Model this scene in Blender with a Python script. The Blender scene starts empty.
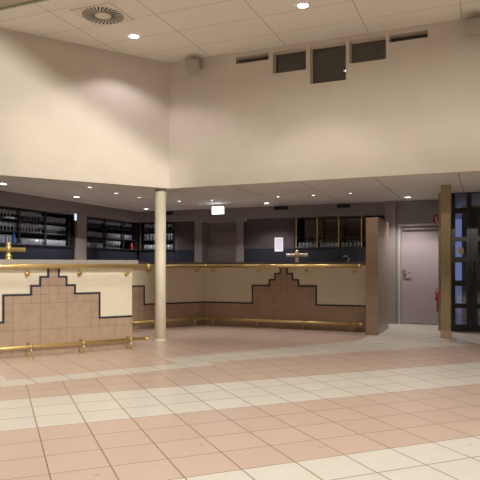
import bpy, bmesh, math, random
from mathutils import Matrix, Vector
random.seed(7)
R = math.radians
SC = bpy.context.scene
COL = SC.collection

# ------------------------------------------------------------------ camera, world, exposure
cam_d = bpy.data.cameras.new('camera'); cam = bpy.data.objects.new('camera', cam_d); COL.objects.link(cam)
cam.location = (0, 0, 1.2); cam.rotation_euler = (R(90), 0, 0)
cam_d.sensor_width = 36; cam_d.lens = 590 / 480 * 36; cam_d.shift_y = 26 / 480
cam_d.clip_start = 0.05; cam_d.clip_end = 200
SC.camera = cam
W = bpy.data.worlds.new('dusk'); SC.world = W; W.use_nodes = True
bg = W.node_tree.nodes['Background']; bg.inputs[0].default_value = (0.27, 0.34, 0.58, 1); bg.inputs[1].default_value = 0.75
vs = SC.view_settings
vs.view_transform = 'Standard'; vs.look = 'None'; vs.exposure = 0.0; vs.gamma = 1.0; vs.use_curve_mapping = False

WARM = (1.0, 0.93, 0.84); COOL = (1.0, 0.90, 0.95)

def spot(name, loc, target, power, size, blend, color=WARM, radius=0.05, parent=None):
    l = bpy.data.lights.new(name, 'SPOT'); l.energy = power; l.spot_size = R(size); l.spot_blend = blend
    l.color = color; l.shadow_soft_size = radius
    o = bpy.data.objects.new(name, l); COL.objects.link(o)
    o.location = loc
    d = Vector(target) - Vector(loc)
    o.rotation_euler = d.to_track_quat('-Z', 'Y').to_euler()
    if parent: o.parent = parent
    return o

# unseen spotlights, added to put the lit edges on both upper walls
S_A = (4.2, -0.5, 4.22); S_B = (-1.0, -2.5, 4.22)
LIGHT_A = 2900; LIGHT_B = 1900; HALL = 130; FILL = 8
ADDED_SPOTS = []
def added_wall_light(S, rims, power, half, color, radius, label, wt=1.0):
    """added unseen spotlight with plates that cut its beam; rims: (p, q, +1 cuts above / -1 cuts below)"""
    S = Vector(S); p, q, _ = rims[0]
    ax = ((Vector(p) - S).normalized() * wt + (Vector(q) - S).normalized() * (2 - wt)).normalized()
    spot('added_wall_spot', S, S + ax, power, half * 2, 0.25, color, radius)
    ADDED_SPOTS.append((S, ax, rims, label))
added_wall_light(S_A, [((-3.23, 7.98, 4.20), (-1.12, 9.35, 2.80), 1), ((-0.96, 9.38, 4.0), (-0.96, 9.38, 0.5), 2)], LIGHT_A, 24, (1.0, 0.95, 0.84), 0.006, 'added unseen spotlight aimed at the left wall, outside the picture at right', 1.6)
added_wall_light(S_B, [((-1.12, 9.35, 3.25), (3.1, 7.60, 3.60), 1), ((-1.12, 9.35, 2.30), (3.1, 7.60, 2.30), -1)], LIGHT_B, 24, (1.0, 0.94, 0.83), 0.02, 'added unseen spotlight aimed at the right wall, behind the camera')
pl = bpy.data.lights.new('unseen_fill_light', 'AREA'); pl.shape = 'RECTANGLE'; pl.size = 5.0; pl.size_y = 3.0; pl.energy = FILL; pl.color = (1.0, 0.93, 0.86)  # soft fill added behind the camera, no such fitting seen
po_ = bpy.data.objects.new('unseen_fill_light', pl); COL.objects.link(po_); po_.location = (0.6, -1.6, 4.38)
for p in [(-4.3, 3.6), (-2.0, 5.0), (0.4, 5.2), (2.6, 4.4), (-2.6, 2.2), (0.0, 2.4), (2.6, 1.6), (5.0, 3.0), (-2.0, -1.2), (1.0, -0.8), (3.5, -1.8)]:
    spot('hall_downlight_beam', (p[0], p[1], 4.36), (p[0], p[1], 0), HALL, 120, 0.15, (1.0, 0.95, 0.88), 0.06)

# ------------------------------------------------------------------ materials
def mat(name, col, rough=0.5, metal=0.0, noise=0.0, nscale=6.0, spec=0.5, bump=0.0, bscale=60.0, coat=0.0, emit=None, estr=0.0):
    m = bpy.data.materials.new(name); m.use_nodes = True
    nt = m.node_tree; b = nt.nodes['Principled BSDF']
    b.inputs['Base Color'].default_value = (*col, 1); b.inputs['Roughness'].default_value = rough
    b.inputs['Metallic'].default_value = metal; b.inputs['Specular IOR Level'].default_value = spec
    b.inputs['Coat Weight'].default_value = coat
    tc = None
    if noise or bump:
        tc = nt.nodes.new('ShaderNodeTexCoord')
    if noise:
        n = nt.nodes.new('ShaderNodeTexNoise'); n.inputs['Scale'].default_value = nscale; n.inputs['Detail'].default_value = 4
        nt.links.new(tc.outputs['Object'], n.inputs['Vector'])
        mr = nt.nodes.new('ShaderNodeMapRange'); mr.inputs[1].default_value = 0.3; mr.inputs[2].default_value = 0.7
        mr.inputs[3].default_value = 1 - noise; mr.inputs[4].default_value = 1 + noise
        nt.links.new(n.outputs['Fac'], mr.inputs[0])
        mx = nt.nodes.new('ShaderNodeVectorMath'); mx.operation = 'SCALE'; mx.inputs[0].default_value = col
        nt.links.new(mr.outputs[0], mx.inputs['Scale']); nt.links.new(mx.outputs[0], b.inputs['Base Color'])
    if bump:
        n2 = nt.nodes.new('ShaderNodeTexNoise'); n2.inputs['Scale'].default_value = bscale; n2.inputs['Detail'].default_value = 3
        nt.links.new(tc.outputs['Object'], n2.inputs['Vector'])
        bp = nt.nodes.new('ShaderNodeBump'); bp.inputs['Strength'].default_value = bump; bp.inputs['Distance'].default_value = 0.004
        nt.links.new(n2.outputs['Fac'], bp.inputs['Height']); nt.links.new(bp.outputs[0], b.inputs['Normal'])
    if emit:
        b.inputs['Emission Color'].default_value = (*emit, 1); b.inputs['Emission Strength'].default_value = estr
    return m

def glass_mat(name, tint, gloss=0.06, rough=0.02, diff=0.0, dcol=(0.8, 0.85, 0.9)):
    m = bpy.data.materials.new(name); m.use_nodes = True; nt = m.node_tree; nt.nodes.clear()
    out = nt.nodes.new('ShaderNodeOutputMaterial')
    tr = nt.nodes.new('ShaderNodeBsdfTransparent'); tr.inputs[0].default_value = (*tint, 1)
    gl = nt.nodes.new('ShaderNodeBsdfGlossy'); gl.inputs['Roughness'].default_value = rough
    lw = nt.nodes.new('ShaderNodeFresnel'); lw.inputs['IOR'].default_value = 1.45
    ad = nt.nodes.new('ShaderNodeMath'); ad.operation = 'ADD'; ad.inputs[1].default_value = gloss; ad.use_clamp = True
    nt.links.new(lw.outputs[0], ad.inputs[0])
    mx = nt.nodes.new('ShaderNodeMixShader'); nt.links.new(ad.outputs[0], mx.inputs[0])
    nt.links.new(tr.outputs[0], mx.inputs[1]); nt.links.new(gl.outputs[0], mx.inputs[2])
    last = mx
    if diff:
        df = nt.nodes.new('ShaderNodeBsdfDiffuse'); df.inputs[0].default_value = (*dcol, 1)
        m2 = nt.nodes.new('ShaderNodeMixShader'); m2.inputs[0].default_value = diff
        nt.links.new(mx.outputs[0], m2.inputs[1]); nt.links.new(df.outputs[0], m2.inputs[2]); last = m2
    nt.links.new(last.outputs[0], out.inputs[0])
    return m

M = {}
M['plaster'] = mat('cream_plaster', (0.70, 0.638, 0.555), 0.85, noise=0.03, nscale=2.5, bump=0.15, bscale=90)
M['hall_wall'] = mat('dark_hall_wall', (0.26, 0.20, 0.16), 0.85, noise=0.03)
M['bar_cream'] = mat('bar_cream_paint', (0.66, 0.60, 0.47), 0.6, noise=0.02)
M['tile'] = mat('brown_wall_tile', (0.37, 0.262, 0.185), 0.32, noise=0.08, nscale=9)
M['grout'] = mat('tile_grout', (0.20, 0.14, 0.10), 0.9)
M['edging'] = mat('dark_edging_tile', (0.018, 0.018, 0.03), 0.3)
M['counter'] = mat('grey_stone_worktop', (0.30, 0.27, 0.24), 0.35, noise=0.1, nscale=40)
M['counter_dark'] = mat('dark_worktop', (0.12, 0.105, 0.10), 0.3, noise=0.1, nscale=40)
M['brass'] = mat('polished_brass', (0.74, 0.57, 0.25), 0.36, metal=0.85)
M['brass_old'] = mat('dull_brass', (0.62, 0.49, 0.24), 0.38, metal=0.85)
M['pale_metal'] = mat('pale_metal', (0.80, 0.72, 0.58), 0.4, metal=0.6)
M['chrome'] = mat('chrome', (0.7, 0.7, 0.7), 0.2, metal=1.0)
M['post'] = mat('cream_post_paint', (0.84, 0.78, 0.62), 0.5)
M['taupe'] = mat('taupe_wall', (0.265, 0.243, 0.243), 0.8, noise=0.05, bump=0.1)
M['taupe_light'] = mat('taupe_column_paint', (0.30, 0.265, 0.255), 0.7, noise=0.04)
M['pillar'] = mat('rough_cream_render', (0.37, 0.30, 0.18), 0.9, noise=0.1, nscale=25, bump=0.5, bscale=120)
M['plinth'] = mat('pink_plinth_tile', (0.55, 0.36, 0.25), 0.4)
M['dark_cab'] = mat('dark_cabinet_laminate', (0.026, 0.024, 0.028), 0.35, noise=0.1)
M['dark_panel'] = mat('dark_plum_panel', (0.065, 0.053, 0.054), 0.38, noise=0.15, nscale=3)
M['dado'] = mat('navy_dado', (0.020, 0.024, 0.036), 0.35)
M['mirror'] = mat('smoked_mirror', (0.10, 0.095, 0.09), 0.08, metal=1.0)
M['shelf_edge'] = mat('dark_shelf', (0.03, 0.03, 0.035), 0.3)
M['door'] = mat('grey_mauve_door_paint', (0.40, 0.34, 0.35), 0.5)
M['door_frame'] = mat('pale_door_frame', (0.50, 0.44, 0.42), 0.45)
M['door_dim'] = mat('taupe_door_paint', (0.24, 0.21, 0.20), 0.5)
M['black_frame'] = mat('black_metal_frame', (0.010, 0.010, 0.014), 0.35)
M['white'] = mat('white_plastic', (0.72, 0.70, 0.64), 0.5)
M['speaker'] = mat('grey_speaker', (0.46, 0.45, 0.40), 0.6)
M['speaker_grille'] = mat('speaker_grille', (0.46, 0.42, 0.34), 0.8)
M['paper'] = mat('white_paper', (0.75, 0.75, 0.85), 0.8)
M['ink'] = mat('grey_ink', (0.35, 0.35, 0.42), 0.8)
M['red'] = mat('red_enamel', (0.42, 0.02, 0.03), 0.35)
M['red_plastic'] = mat('red_label', (0.55, 0.06, 0.08), 0.5)
M['sign_white'] = mat('sign_white', (0.75, 0.72, 0.66), 0.5)
M['black_rubber'] = mat('black_rubber', (0.015, 0.015, 0.015), 0.6)
M['blue_bottle'] = mat('blue_glass', (0.03, 0.09, 0.42), 0.15)
M['vent'] = mat('black_vent', (0.02, 0.018, 0.018), 0.6)
M['diffuser'] = mat('diffuser_plate', (0.78, 0.73, 0.63), 0.7)
M['slot'] = mat('diffuser_slot', (0.045, 0.05, 0.045), 0.7)
M['alu'] = mat('green_grey_aluminium', (0.42, 0.44, 0.34), 0.4, metal=0.3)
M['ceil_panel'] = mat('grey_ceiling_panel', (0.50, 0.44, 0.34), 0.7)
M['window_frame'] = mat('beige_window_frame', (0.56, 0.47, 0.36), 0.7)
M['lamp'] = mat('lamp_lens', (1, 1, 1), 0.5, emit=(1.0, 0.96, 0.94), estr=14)
M['lamp_small'] = mat('small_lamp_lens', (1, 1, 1), 0.5, emit=(1.0, 0.88, 0.76), estr=9)
M['led'] = mat('blue_white_led', (1, 1, 1), 0.5, emit=(0.55, 0.75, 1.0), estr=1.6)
M['exit'] = mat('lit_sign_face', (1, 1, 1), 0.5, emit=(0.86, 0.97, 1.0), estr=6.0)
M['plate'] = mat('yellow_notice', (0.55, 0.42, 0.24), 0.7)
M['pavement'] = mat('outdoor_paving', (0.60, 0.58, 0.60), 0.8, noise=0.15)
M['brick'] = mat('outdoor_dark_brick', (0.26, 0.19, 0.19), 0.9, noise=0.2, nscale=12)
M['plenum'] = mat('plenum_board', (0.20, 0.15, 0.13), 0.9)
M['pane'] = glass_mat('window_glass', (0.75, 0.75, 0.78), 0.05)
M['door_glass'] = glass_mat('door_glass', (0.80, 0.82, 0.9), 0.07)
M['glass'] = glass_mat('drinking_glass', (0.85, 0.9, 0.95), 0.12, 0.15, diff=0.22, dcol=(0.75, 0.82, 0.95))

def nmath(nt, op, a, b=None, c=None):
    n = nt.nodes.new('ShaderNodeMath'); n.operation = op
    for i, x in enumerate((a, b, c)):
        if x is None: continue
        if isinstance(x, (int, float)): n.inputs[i].default_value = x
        else: nt.links.new(x, n.inputs[i])
    return n.outputs[0]
def ndot(nt, pos, v):
    n = nt.nodes.new('ShaderNodeVectorMath'); n.operation = 'DOT_PRODUCT'; nt.links.new(pos, n.inputs[0]); n.inputs[1].default_value = (v[0], v[1], 0)
    return n.outputs['Value']
def nlines(nt, x, off, step, w):
    # 1 on the joints
    t = nmath(nt, 'DIVIDE', nmath(nt, 'SUBTRACT', x, off), step)
    f = nmath(nt, 'FRACT', t)
    d = nmath(nt, 'MINIMUM', f, nmath(nt, 'SUBTRACT', 1.0, f))
    return nmath(nt, 'LESS_THAN', d, w / step / 2)
def ncell(nt, x, off, step):
    return nmath(nt, 'FLOOR', nmath(nt, 'DIVIDE', nmath(nt, 'SUBTRACT', x, off), step))
def band(nt, x, lo, hi):
    return nmath(nt, 'MULTIPLY', nmath(nt, 'GREATER_THAN', x, lo), nmath(nt, 'LESS_THAN', x, hi))
def nmixc(nt, f, c1, c2):
    n = nt.nodes.new('ShaderNodeMix'); n.data_type = 'RGBA'
    nt.links.new(f, n.inputs['Factor'])
    for s, c in ((6, c1), (7, c2)):
        if isinstance(c, tuple): n.inputs[s].default_value = (*c, 1)
        else: nt.links.new(c, n.inputs[s])
    return n.outputs[2]
OR = lambda nt, a, b: nmath(nt, 'MAXIMUM', a, b)
AND = lambda nt, a, b: nmath(nt, 'MULTIPLY', a, b)

def floor_mat():
    m = bpy.data.materials.new('floor_tiles'); m.use_nodes = True; nt = m.node_tree; bs = nt.nodes['Principled BSDF']
    g = nt.nodes.new('ShaderNodeNewGeometry'); P = g.outputs['Position']
    a = ndot(nt, P, (-0.3827, 0.9239)); b = ndot(nt, P, (0.9239, 0.3827))
    e1 = ndot(nt, P, (0.8387, 0.5446)); e2 = ndot(nt, P, (-0.5446, 0.8387))
    dc = ndot(nt, P, (0.9239, -0.3827))
    F = 0.352
    cream = OR(nt, band(nt, a, 2.156, 3.212), band(nt, a, 4.62, 5.676))
    cream = OR(nt, cream, band(nt, a, -0.3, 0.74))
    s1 = AND(nt, band(nt, e1, 0.98, 3.66), band(nt, e2, 6.175, 6.535))
    s2 = AND(nt, nmath(nt, 'LESS_THAN', e1, 1.33), band(nt, e2, 6.535, 6.89))
    s3 = AND(nt, nmath(nt, 'GREATER_THAN', e1, 3.31), AND(nt, nmath(nt, 'LESS_THAN', e2, 6.95), nmath(nt, 'GREATER_THAN', a, 6.98)))
    s4 = AND(nt, nmath(nt, 'GREATER_THAN', dc, -1.85), nmath(nt, 'GREATER_THAN', a, 6.98))
    up = OR(nt, OR(nt, s1, s2), OR(nt, s3, s4))
    cream = OR(nt, cream, AND(nt, up, nmath(nt, 'GREATER_THAN', a, 5.9)))
    upper = nmath(nt, 'GREATER_THAN', e2, 6.175)
    upper = AND(nt, upper, nmath(nt, 'GREATER_THAN', OR(nt, nmath(nt, 'GREATER_THAN', a, 6.98), nmath(nt, 'LESS_THAN', e1, 3.66)), 0.5))
    l1 = OR(nt, nlines(nt, a, 4.62, F, 0.009), nlines(nt, b, 0.287, F, 0.009))
    l2 = OR(nt, nlines(nt, e1, 3.31, F, 0.009), nlines(nt, e2, 6.175, F, 0.009))
    ln = nmath(nt, 'ADD', AND(nt, l1, nmath(nt, 'SUBTRACT', 1.0, upper)), AND(nt, l2, upper))
    # every tile a slightly different tone
    cx = nt.nodes.new('ShaderNodeCombineXYZ'); nt.links.new(ncell(nt, a, 4.62, F), cx.inputs[0]); nt.links.new(ncell(nt, b, 0.287, F), cx.inputs[1])
    wn = nt.nodes.new('ShaderNodeTexWhiteNoise'); nt.links.new(cx.outputs[0], wn.inputs['Vector'])
    ns = nt.nodes.new('ShaderNodeTexNoise'); ns.inputs['Scale'].default_value = 14; ns.inputs['Detail'].default_value = 5; nt.links.new(P, ns.inputs['Vector'])
    tone = nmath(nt, 'ADD', nmath(nt, 'MULTIPLY', wn.outputs['Value'], 0.05), nmath(nt, 'ADD', nmath(nt, 'MULTIPLY', ns.outputs['Fac'], 0.10), 0.925))
    c = nmixc(nt, cream, (0.62, 0.475, 0.39), (0.72, 0.69, 0.61))
    sc = nt.nodes.new('ShaderNodeVectorMath'); sc.operation = 'SCALE'; nt.links.new(c, sc.inputs[0]); nt.links.new(tone, sc.inputs['Scale'])
    c = nmixc(nt, ln, sc.outputs[0], (0.27, 0.19, 0.14))
    nt.links.new(c, bs.inputs['Base Color'])
    nt.links.new(nmath(nt, 'ADD', nmath(nt, 'MULTIPLY', ns.outputs['Fac'], 0.12), 0.24), bs.inputs['Roughness'])
    bs.inputs['Specular IOR Level'].default_value = 0.5
    return m
M['floor'] = floor_mat()

def ceil_mat(name, col, line, d0, dstep, c0, cstep, w, second=1.0):
    m = bpy.data.materials.new(name); m.use_nodes = True; nt = m.node_tree; bs = nt.nodes['Principled BSDF']
    g = nt.nodes.new('ShaderNodeNewGeometry'); P = g.outputs['Position']
    d = ndot(nt, P, (0.9239, -0.3827)); c = ndot(nt, P, (0.3827, 0.9239))
    ld = nlines(nt, d, d0, dstep, w * 1.4); lc = nmath(nt, 'MULTIPLY', nlines(nt, c, c0, cstep, w), second)
    ns = nt.nodes.new('ShaderNodeTexNoise'); ns.inputs['Scale'].default_value = 40; nt.links.new(P, ns.inputs['Vector'])
    tone = nmath(nt, 'ADD', nmath(nt, 'MULTIPLY', ns.outputs['Fac'], 0.08), 0.96)
    sc = nt.nodes.new('ShaderNodeVectorMath'); sc.operation = 'SCALE'; sc.inputs[0].default_value = col; nt.links.new(tone, sc.inputs['Scale'])
    nt.links.new(nmixc(nt, OR(nt, ld, lc), sc.outputs[0], line), bs.inputs['Base Color'])
    bs.inputs['Roughness'].default_value = 0.85
    return m
M['ceil_high'] = ceil_mat('high_ceiling_tiles', (0.87, 0.83, 0.755), (0.62, 0.55, 0.46), -3.889, 1.205, 7.143, 0.585, 0.012)
M['ceil_low'] = ceil_mat('low_ceiling_tiles', (0.77, 0.75, 0.74), (0.38, 0.35, 0.33), -2.75, 1.2, 7.14, 0.6, 0.012, 0.25)

# ------------------------------------------------------------------ mesh helpers
class MB:
    def __init__(s): s.bm = bmesh.new(); s.mi = 0
    def _f(s, vs, smooth=False):
        try:
            f = s.bm.faces.new(vs); f.material_index = s.mi; f.smooth = smooth; return f
        except ValueError: return None
    def box(s, x0, x1, y0, y1, z0, z1):
        if x0 > x1: x0, x1 = x1, x0
        if y0 > y1: y0, y1 = y1, y0
        if z0 > z1: z0, z1 = z1, z0
        v = [s.bm.verts.new(p) for p in ((x0,y0,z0),(x1,y0,z0),(x1,y1,z0),(x0,y1,z0),(x0,y0,z1),(x1,y0,z1),(x1,y1,z1),(x0,y1,z1))]
        for q in ((0,3,2,1),(4,5,6,7),(0,1,5,4),(1,2,6,5),(2,3,7,6),(3,0,4,7)): s._f([v[i] for i in q])
        return s
    def bbox(s, x0, x1, y0, y1, z0, z1, r=0.004, seg=2):
        b2 = bmesh.new()
        bmesh.ops.create_cube(b2, size=1)
        for v in b2.verts:
            v.co = Vector(((x0+x1)/2 + v.co.x*(x1-x0), (y0+y1)/2 + v.co.y*(y1-y0), (z0+z1)/2 + v.co.z*(z1-z0)))
        bmesh.ops.bevel(b2, geom=list(b2.edges), offset=r, segments=seg, profile=0.5, affect='EDGES')
        mp = {v: s.bm.verts.new(v.co) for v in b2.verts}
        for f in b2.faces: s._f([mp[v] for v in f.verts])
        b2.free(); return s
    def lathe(s, prof, center=(0,0,0), seg=20, axis='z', cap=True):
        c = Vector(center); rings = []
        for r, h in prof:
            ring = []
            for k in range(seg):
                t = 2*math.pi*k/seg; p = (r*math.cos(t), r*math.sin(t), h)
                if axis == 'x': p = (h, r*math.cos(t), r*math.sin(t))
                if axis == 'y': p = (r*math.sin(t), h, r*math.cos(t))
                ring.append(s.bm.verts.new(c + Vector(p)))
            rings.append(ring)
        for a, b in zip(rings, rings[1:]):
            for k in range(seg):
                s._f([a[k], a[(k+1)%seg], b[(k+1)%seg], b[k]], True)
        if cap:
            s._f(list(reversed(rings[0]))); s._f(rings[-1])
        return s
    def tube(s, pts, r, seg=12, cap=True):
        pts = [Vector(p) for p in pts]; rings = []
        for i, p in enumerate(pts):
            d = (pts[min(i+1, len(pts)-1)] - pts[max(i-1, 0)]).normalized()
            up = Vector((0,0,1)) if abs(d.z) < 0.95 else Vector((1,0,0))
            x = d.cross(up).normalized(); y = d.cross(x).normalized()
            rr = r[i] if isinstance(r, (list, tuple)) else r
            rings.append([s.bm.verts.new(p + x*rr*math.cos(2*math.pi*k/seg) + y*rr*math.sin(2*math.pi*k/seg)) for k in range(seg)])
        for a, b in zip(rings, rings[1:]):
            for k in range(seg): s._f([a[k], a[(k+1)%seg], b[(k+1)%seg], b[k]], True)
        if cap: s._f(list(reversed(rings[0]))); s._f(rings[-1])
        return s
    def sphere(s, c, r, seg=14):
        n = 8
        s.lathe([(max(1e-4, r*math.sin(math.pi*i/n)), -r*math.cos(math.pi*i/n)) for i in range(n+1)], c, seg)
        return s
    def prism(s, poly, z0, z1):
        lo = [s.bm.verts.new((x, y, z0)) for x, y in poly]; hi = [s.bm.verts.new((x, y, z1)) for x, y in poly]
        n = len(poly); s._f(list(reversed(lo))); s._f(hi)
        for i in range(n): s._f([lo[i], lo[(i+1)%n], hi[(i+1)%n], hi[i]])
        return s
    def prism_xz(s, poly, y0, y1):
        lo = [s.bm.verts.new((x, y0, z)) for x, z in poly]; hi = [s.bm.verts.new((x, y1, z)) for x, z in poly]
        n = len(poly); s._f(lo); s._f(list(reversed(hi)))
        for i in range(n): s._f([lo[(i+1)%n], lo[i], hi[i], hi[(i+1)%n]])
        return s
    def mesh(s, name, mats):
        bmesh.ops.recalc_face_normals(s.bm, faces=list(s.bm.faces))
        me = bpy.data.meshes.new(name); s.bm.to_mesh(me); s.bm.free()
        for m in (mats if isinstance(mats, (list, tuple)) else [mats]): me.materials.append(m)
        return me
    def build(s, name, mats, parent=None, local=None):
        o = bpy.data.objects.new(name, s.mesh(name, mats)); COL.objects.link(o)
        if parent is not None: o.parent = parent
        if local is not None: o.matrix_local = local
        return o

def tag(o, label=None, cat=None, group=None, kind=None):
    for k, v in (('label', label), ('category', cat), ('group', group), ('kind', kind)):
        if v: o[k] = v
    return o
def frame(P, ang): return Matrix.Translation((P[0], P[1], P[2] if len(P) > 2 else 0)) @ Matrix.Rotation(R(ang), 4, 'Z')
def empty(name, mtx, label, cat, group=None):
    o = bpy.data.objects.new(name, None); COL.objects.link(o); o.matrix_world = mtx; o.empty_display_size = 0.1
    return tag(o, label, cat, group)
def struct(name, mb, mats, mtx=None, label=None):
    o = mb.build(name, mats)
    if mtx is not None: o.matrix_world = mtx
    o['kind'] = 'structure'
    if label: o['label'] = label
    return o

# ------------------------------------------------------------------ plan
LA = 33.0                         # angle of the left fascia and of the left bar fronts
RA = -22.5                        # angle of the right fascia, the back wall, the right bar front
FC = (-1.12, 9.35)                # corner of the two fascias
BC = (-2.54, 14.70)               # corner of the back walls
NB = (-1.58, 8.63)                # end of the near bar front
FB = (-0.71, 12.0)                # inner corner of the far bar front
EYE = 1.2
ZL, ZF, ZH = 2.55, 2.43, 4.42     # low ceiling, fascia bottom, high ceiling
def px2u(P, ang, px, v=0.0):
    dx, dy = math.cos(R(ang)), math.sin(R(ang)); ox, oy = P[0] - dy*v, P[1] + dx*v
    k = (px - 240) / 590; u = (k*oy - ox) / (dx - k*dy)
    return u
def depth(P, ang, u, v=0.0): return P[1] + math.sin(R(ang))*u + math.cos(R(ang))*v
def px2z(P, ang, u, py, v=0.0): return EYE + (266 - py) / 590 * depth(P, ang, u, v)
def wp(P, ang, u, v=0.0, z=0.0):
    dx, dy = math.cos(R(ang)), math.sin(R(ang)); return Vector((P[0] + dx*u - dy*v, P[1] + dy*u + dx*v, z))
def ceil_pt(px, py, z):
    Y = (z - EYE) * 590 / (266 - py); return Vector(((px - 240) / 590 * Y, Y, z))

FL, FR, FBk, FN, FFr = frame(FC, LA), frame(FC, RA), frame(BC, RA), frame(NB, LA), frame(FB, RA)
WLA = RA + 90                     # left back wall, local x runs away from the camera
FWL = frame(BC, WLA)

# facade with the glass doors, then the short side wall back to the door wall
GP = (3.80, 10.98)
hall = [(-6.5, -6), (8, -6)]
gx = (8 - GP[0]) / math.cos(R(RA)); g_end = wp(GP, RA, gx)
s_side = 7.25
side_back = wp(BC, RA, s_side)
left_end = wp(BC, WLA, -(6.5 - 2.54) / math.cos(R(WLA)))
outline = hall + [(g_end.x, g_end.y), GP, (side_back.x, side_back.y), BC, (left_end.x, left_end.y)]

# ------------------------------------------------------------------ room shell
big = [(-8, -7), (9.5, -7), (9.5, 17), (-8, 17)]
struct('floor', MB().prism([(-8, -7), (8, -7), (8, 9.3), (GP[0], GP[1]), (5.2, 13.0), (-2.0, 17), (-8, 17)], -0.12, 0.0), M['floor'])
struct('ceiling', MB().prism(big, ZH, ZH + 0.12), M['ceil_high'])
lf_end = wp(FC, LA, -6.6); rf_end = wp(FC, RA, 10.2)
struct('ceiling_low', MB().prism([*[tuple(wp(FC, LA, -6.6, 0.07).xy), (FC[0], FC[1] + 0.08), tuple(wp(FC, RA, 10.2, 0.07).xy)], (9.5, 17), (-8, 17), (-8, 5.8)], ZL, ZL + 0.08), M['ceil_low'])

TH = 0.14
struct('wall_left', MB().box(-6.4, 0.0, 0, TH, ZF, ZH), M['plaster'], FL)
holes = [(1.147, 1.668, 4.25, 4.35), (1.735, 2.24, 4.03, 4.35), (2.30, 2.82, 3.81, 4.35), (2.868, 3.37, 4.03, 4.35), (3.412, 3.92, 4.245, 4.345)]
us = sorted({0.0, 9.9} | {h[0] for h in holes} | {h[1] for h in holes}); zs = sorted({ZF, ZH} | {h[2] for h in holes} | {h[3] for h in holes})
mb = MB()
for u0, u1 in zip(us, us[1:]):
    zrun = None
    for z0, z1 in zip(zs, zs[1:]):
        um, zm = (u0+u1)/2, (z0+z1)/2
        hole = any(h[0] < um < h[1] and h[2] < zm < h[3] for h in holes)
        if not hole: zrun = (zrun[0], z1) if zrun else (z0, z1)
        if hole or z1 == zs[-1]:
            if zrun: mb.box(u0, u1, 0, TH, *zrun)
            zrun = None
struct('wall_right', mb, M['plaster'], FR)
for i, (u0, u1, z0, z1) in enumerate(holes):
    w = empty('window_%d' % (i+1), frame(wp(FC, RA, u0, 0.0, 0), RA), None, None); w['kind'] = 'structure'
    wd = u1 - u0; t = 0.014; yf = TH - 0.035
    MB().box(0, wd, yf, TH, z0, z0+t).box(0, wd, yf, TH, z1-t, z1).box(0, t, yf, TH, z0+t, z1-t).box(wd-t, wd, yf, TH, z0+t, z1-t).build('window_frame', M['window_frame'], w)
    MB().box(t, wd-t, yf+0.012, yf+0.018, z0+t, z1-t).build('window_pane', M['pane'], w)

def wall_run(name, a, b, z0, z1, m, th=0.15):
    a, b = Vector((a[0], a[1], 0)), Vector((b[0], b[1], 0)); d = b - a
    ang = math.degrees(math.atan2(d.y, d.x))
    return struct(name, MB().box(0, d.length, -th, 0, z0, z1), m, frame((a.x, a.y), ang))
# counter-clockwise outline: outside lies to the right (local -y)
wall_run('wall_rear', (-6.5, -6), (8, -6), 0, ZH, M['hall_wall'])
wall_run('wall_side_right', (8, -6), (8, g_end.y), 0, ZH, M['hall_wall'])
wall_run('wall_side_left', (left_end.x, left_end.y), (-6.5, -6), 0, ZH, M['hall_wall'])
wall_run('wall_nook', GP, side_back, 0, ZL, M['taupe'], 0.05)
# upper part over the facade and around the low ceiling space
wall_run('wall_facade_upper', g_end, GP, ZL + 0.08, ZH, M['plenum'])
wall_run('wall_void_right', GP, (side_back.x + 0.4, side_back.y + 0.6), ZL + 0.08, ZH, M['plenum'])
BD = 0.36                        # depth of the niches behind the bar
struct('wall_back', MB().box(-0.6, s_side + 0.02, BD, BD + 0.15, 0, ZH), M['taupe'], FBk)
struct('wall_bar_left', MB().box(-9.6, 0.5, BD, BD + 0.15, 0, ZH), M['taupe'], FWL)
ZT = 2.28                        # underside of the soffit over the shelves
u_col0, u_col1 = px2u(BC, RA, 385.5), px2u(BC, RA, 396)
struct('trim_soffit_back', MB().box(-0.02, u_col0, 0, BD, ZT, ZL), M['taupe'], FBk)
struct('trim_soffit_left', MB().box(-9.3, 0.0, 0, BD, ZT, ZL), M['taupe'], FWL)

def column_u(px0, px1, proud=0.03, m='taupe_light', name='trim_column', P=BC, A=RA, F=FBk, z1=ZT, v1=BD):
    u0, u1 = px2u(P, A, px0), px2u(P, A, px1)
    return struct(name, MB().box(u0, u1, -proud, v1, 0, z1), m if not isinstance(m, str) else M[m], F)
column_u(194.5, 202, 0.0, 'taupe', 'trim_pier_1')
column_u(236, 243.5, 0.0, 'taupe', 'trim_pier_2')
column_u(77, 86.5, 0.0, 'taupe_light', 'trim_pier_3', BC, WLA, FWL)
struct('trim_pier_4', MB().box(u_col0, u_col1, -0.10, BD, 0, ZL), M['taupe_light'], FBk)

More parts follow.
